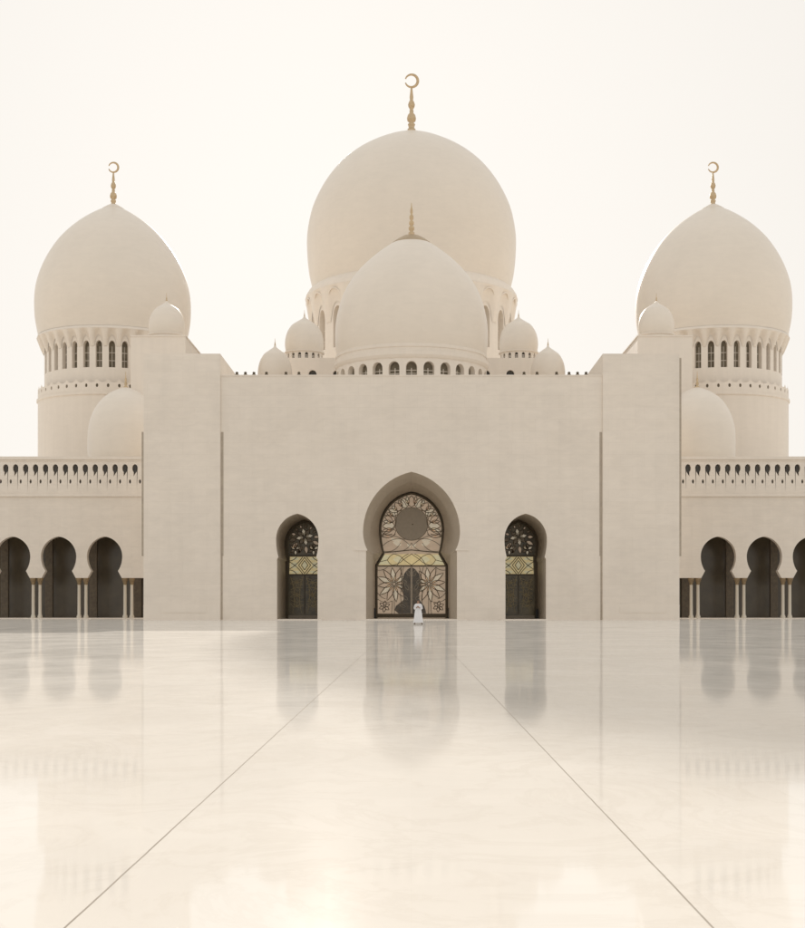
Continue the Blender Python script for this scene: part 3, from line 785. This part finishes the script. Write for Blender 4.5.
# ================================================================== BLACK STANDS AT THE DOORS
def stand(x, y, h, label):
    t = thing('stand', label, 'stand', (x, y, .1), 'black stands inside the portals')
    MB().box(-.2, .2, -.16, .16, 0, .06).build('base', M['black'], t)
    MB().box(-.15, .15, -.1, .1, .06, h - .05).build('cabinet', M['black'], t)
    MB().box(-.165, .165, -.12, .12, h - .05, h).build('top', M['bronze'], t)
stand(PX(374.6, 149.5), 149.5, 1.15, 'low black stand at left foot of the large central portal')
stand(PX(449.6, 149.5), 149.5, 1.15, 'low black stand at right foot of the large central portal')
stand(PX(537.0, 150), 150, 1.05, 'low black stand inside the small right portal')

# ================================================================== PERSON
def skinned(name, verts, edges, radii, mat, parent, root=0, sub=2):
    me = bpy.data.meshes.new(name); me.from_pydata(verts, edges, [])
    o = bpy.data.objects.new(name, me); C.objects.link(o)
    md_ = o.modifiers.new('skin', 'SKIN'); md_.use_smooth_shade = True
    for i, r in enumerate(radii):
        v = me.skin_vertices[0].data[i]; v.radius = (r, r) if isinstance(r, (int, float)) else r; v.use_root = (i == root)
    ss = o.modifiers.new('sub', 'SUBSURF'); ss.levels = sub; ss.render_levels = sub
    dg = bpy.context.evaluated_depsgraph_get(); ev = o.evaluated_get(dg)
    m2 = bpy.data.meshes.new_from_object(ev); bpy.data.objects.remove(o)
    m2.materials.clear(); m2.materials.append(mat)
    for p in m2.polygons: p.use_smooth = True
    o = bpy.data.objects.new(name, m2); C.objects.link(o)
    if parent: o.parent = parent
    return o
pt = thing('person', 'standing man in a long white robe and dark shoes in front of the central portal', 'person', (PX(418.2, 97.8), 97.8, 0))
# joints (facing -Y, a little to the left)
V = [(0, 0, .98), (0, 0, 1.15), (0, .01, 1.34), (0, .01, 1.44), (0, -.01, 1.53), (0, -.02, 1.62), (0, -.015, 1.69),
     (-.17, .01, 1.41), (-.25, .02, 1.13), (-.12, -.20, 1.19), (-.06, -.25, 1.24),
     (.17, .01, 1.41), (.25, .02, 1.13), (.10, -.21, 1.17), (.04, -.26, 1.21),
     (-.11, 0, .92), (-.17, -.02, .50), (-.24, .02, .10), (-.255, -.10, .055),
     (.11, 0, .92), (.18, -.01, .50), (.25, .03, .10), (.27, -.09, .055)]
E = [(0, 1), (1, 2), (2, 3), (3, 4), (4, 5), (5, 6), (3, 7), (7, 8), (8, 9), (9, 10), (3, 11), (11, 12), (12, 13), (13, 14),
     (0, 15), (15, 16), (16, 17), (17, 18), (0, 19), (19, 20), (20, 21), (21, 22)]
rad = [.13, .125, .14, .09, .055, .085, .075, .06, .045, .032, .035, .06, .045, .032, .035, .085, .06, .04, .035, .085, .06, .04, .035]
body = skinned('body', V, E, rad, M['skin'], pt)
# face, ears, fingers joined to the body mesh
fm = MB()
fm.tube([(0, -.095, 1.66), (0, -.118, 1.635), (0, -.105, 1.625)], [.008, .014, .008], 6)
for s in (-1, 1):
    fm.lathe([(.001, -.012), (.010, -.006), (.012, 0), (.010, .006), (.001, .012)], (s * .03, -.092, 1.655), 8)
    fm.tube([(s * .085, -.01, 1.64), (s * .092, 0, 1.66), (s * .085, .012, 1.675)], [.008, .014, .009], 6)
fm.tube([(-.022, -.095, 1.598), (0, -.103, 1.596), (.022, -.095, 1.598)], .005, 6)
for s, hx, hy, hz in ((-1, -.06, -.25, 1.24), (1, .04, -.26, 1.21)):
    for i in range(4):
        ln = (.062, .072, .068, .055)[i]; oz = (i - 1.5) * .019
        fm.tube([(hx - s * .01, hy - .01, hz + oz), (hx - s * .035, hy - .035, hz + oz + .006), (hx - s * (.035 + ln * .6), hy - .03, hz + oz + .004), (hx - s * (.035 + ln), hy - .01, hz + oz)], [.011, .010, .009, .006], 6)
    fm.tube([(hx, hy, hz + .03), (hx - s * .015, hy - .02, hz + .055), (hx - s * .035, hy - .03, hz + .07)], [.012, .011, .007], 6)
face = fm.mesh('face', M['skin'])
bm = bmesh.new(); bm.from_mesh(body.data); bm.from_mesh(face); bm.to_mesh(body.data); bm.free()
for p in body.data.polygons: p.use_smooth = True; p.material_index = 0
# hair
hm_ = MB(); hp = []
for i in range(9):
    a = PI / 2 * i / 8
    hp.append((max(.001, .098 * math.cos(a)), 1.675 + .095 * math.sin(a)))
hm_.lathe([(.088, 1.63)] + hp, (0, .012, 0), 20, 0, True, lambda r, z, a: r * (1.0 if math.sin(a) > -.3 or z > 1.70 else .80))
hm_.build('hair', M['hair'], pt)
# robe
rb = MB(); rings = [(.325, .185, .13, 0), (.315, .18, .20, 0), (.285, .17, .45, 0), (.26, .155, .75, 0), (.225, .145, .98, 0), (.205, .14, 1.12, .0), (.215, .145, 1.28, 0), (.225, .135, 1.38, .005), (.17, .105, 1.45, .008), (.085, .075, 1.485, .005), (.068, .066, 1.515, 0)]
n = 40; vs = []
for (a, b, z, yo) in rings:
    for q in range(n):
        th = 2 * PI * q / n; fold = 1 + (.07 * math.sin(th * 7 + z * 2) + .035 * math.sin(th * 13)) * max(0, (1.15 - z)) 
        vs.append((a * math.cos(th) * fold, b * math.sin(th) * fold + yo, z))
rb.add(vs, [(i * n + q, i * n + (q + 1) % n, (i + 1) * n + (q + 1) % n, (i + 1) * n + q) for i in range(len(rings) - 1) for q in range(n)], 0, True)
for s in (-1, 1):
    w_ = V[9] if s < 0 else V[13]
    rb.tube([(s * .15, .01, 1.42), (s * .21, .015, 1.33), (s * .262, .02, 1.13), (s * .235, -.03, 1.10), (w_[0] + s * .05, w_[1] + .06, w_[2] - .02), (w_[0], w_[1], w_[2])], [.062, .068, .062, .06, .055, .05], 14, 0, False)
rb.build('robe', M['cloth'], pt)
for s in (-1, 1):
    x = .262 * s
    sh = MB(); P = []
    for (yy, hw_, h_) in ((.075, .02, .04), (.06, .04, .075), (.0, .042, .085), (-.08, .045, .07), (-.15, .045, .05), (-.19, .03, .035), (-.205, .008, .02)):
        P.append([(x + hw_ * math.cos(2 * PI * q / 12), yy, max(0.0, h_ / 2 + h_ / 2 * math.sin(2 * PI * q / 12))) for q in range(12)])
    for A, B in zip(P, P[1:]): sh.loft(A, B, 0, True, True)
    sh.sheet([(0, 0), (0, 0), (0, 0)], [], lambda a, b: (x, 0, .0)) if False else None
    sh.build('shoe', M['leather'], pt)
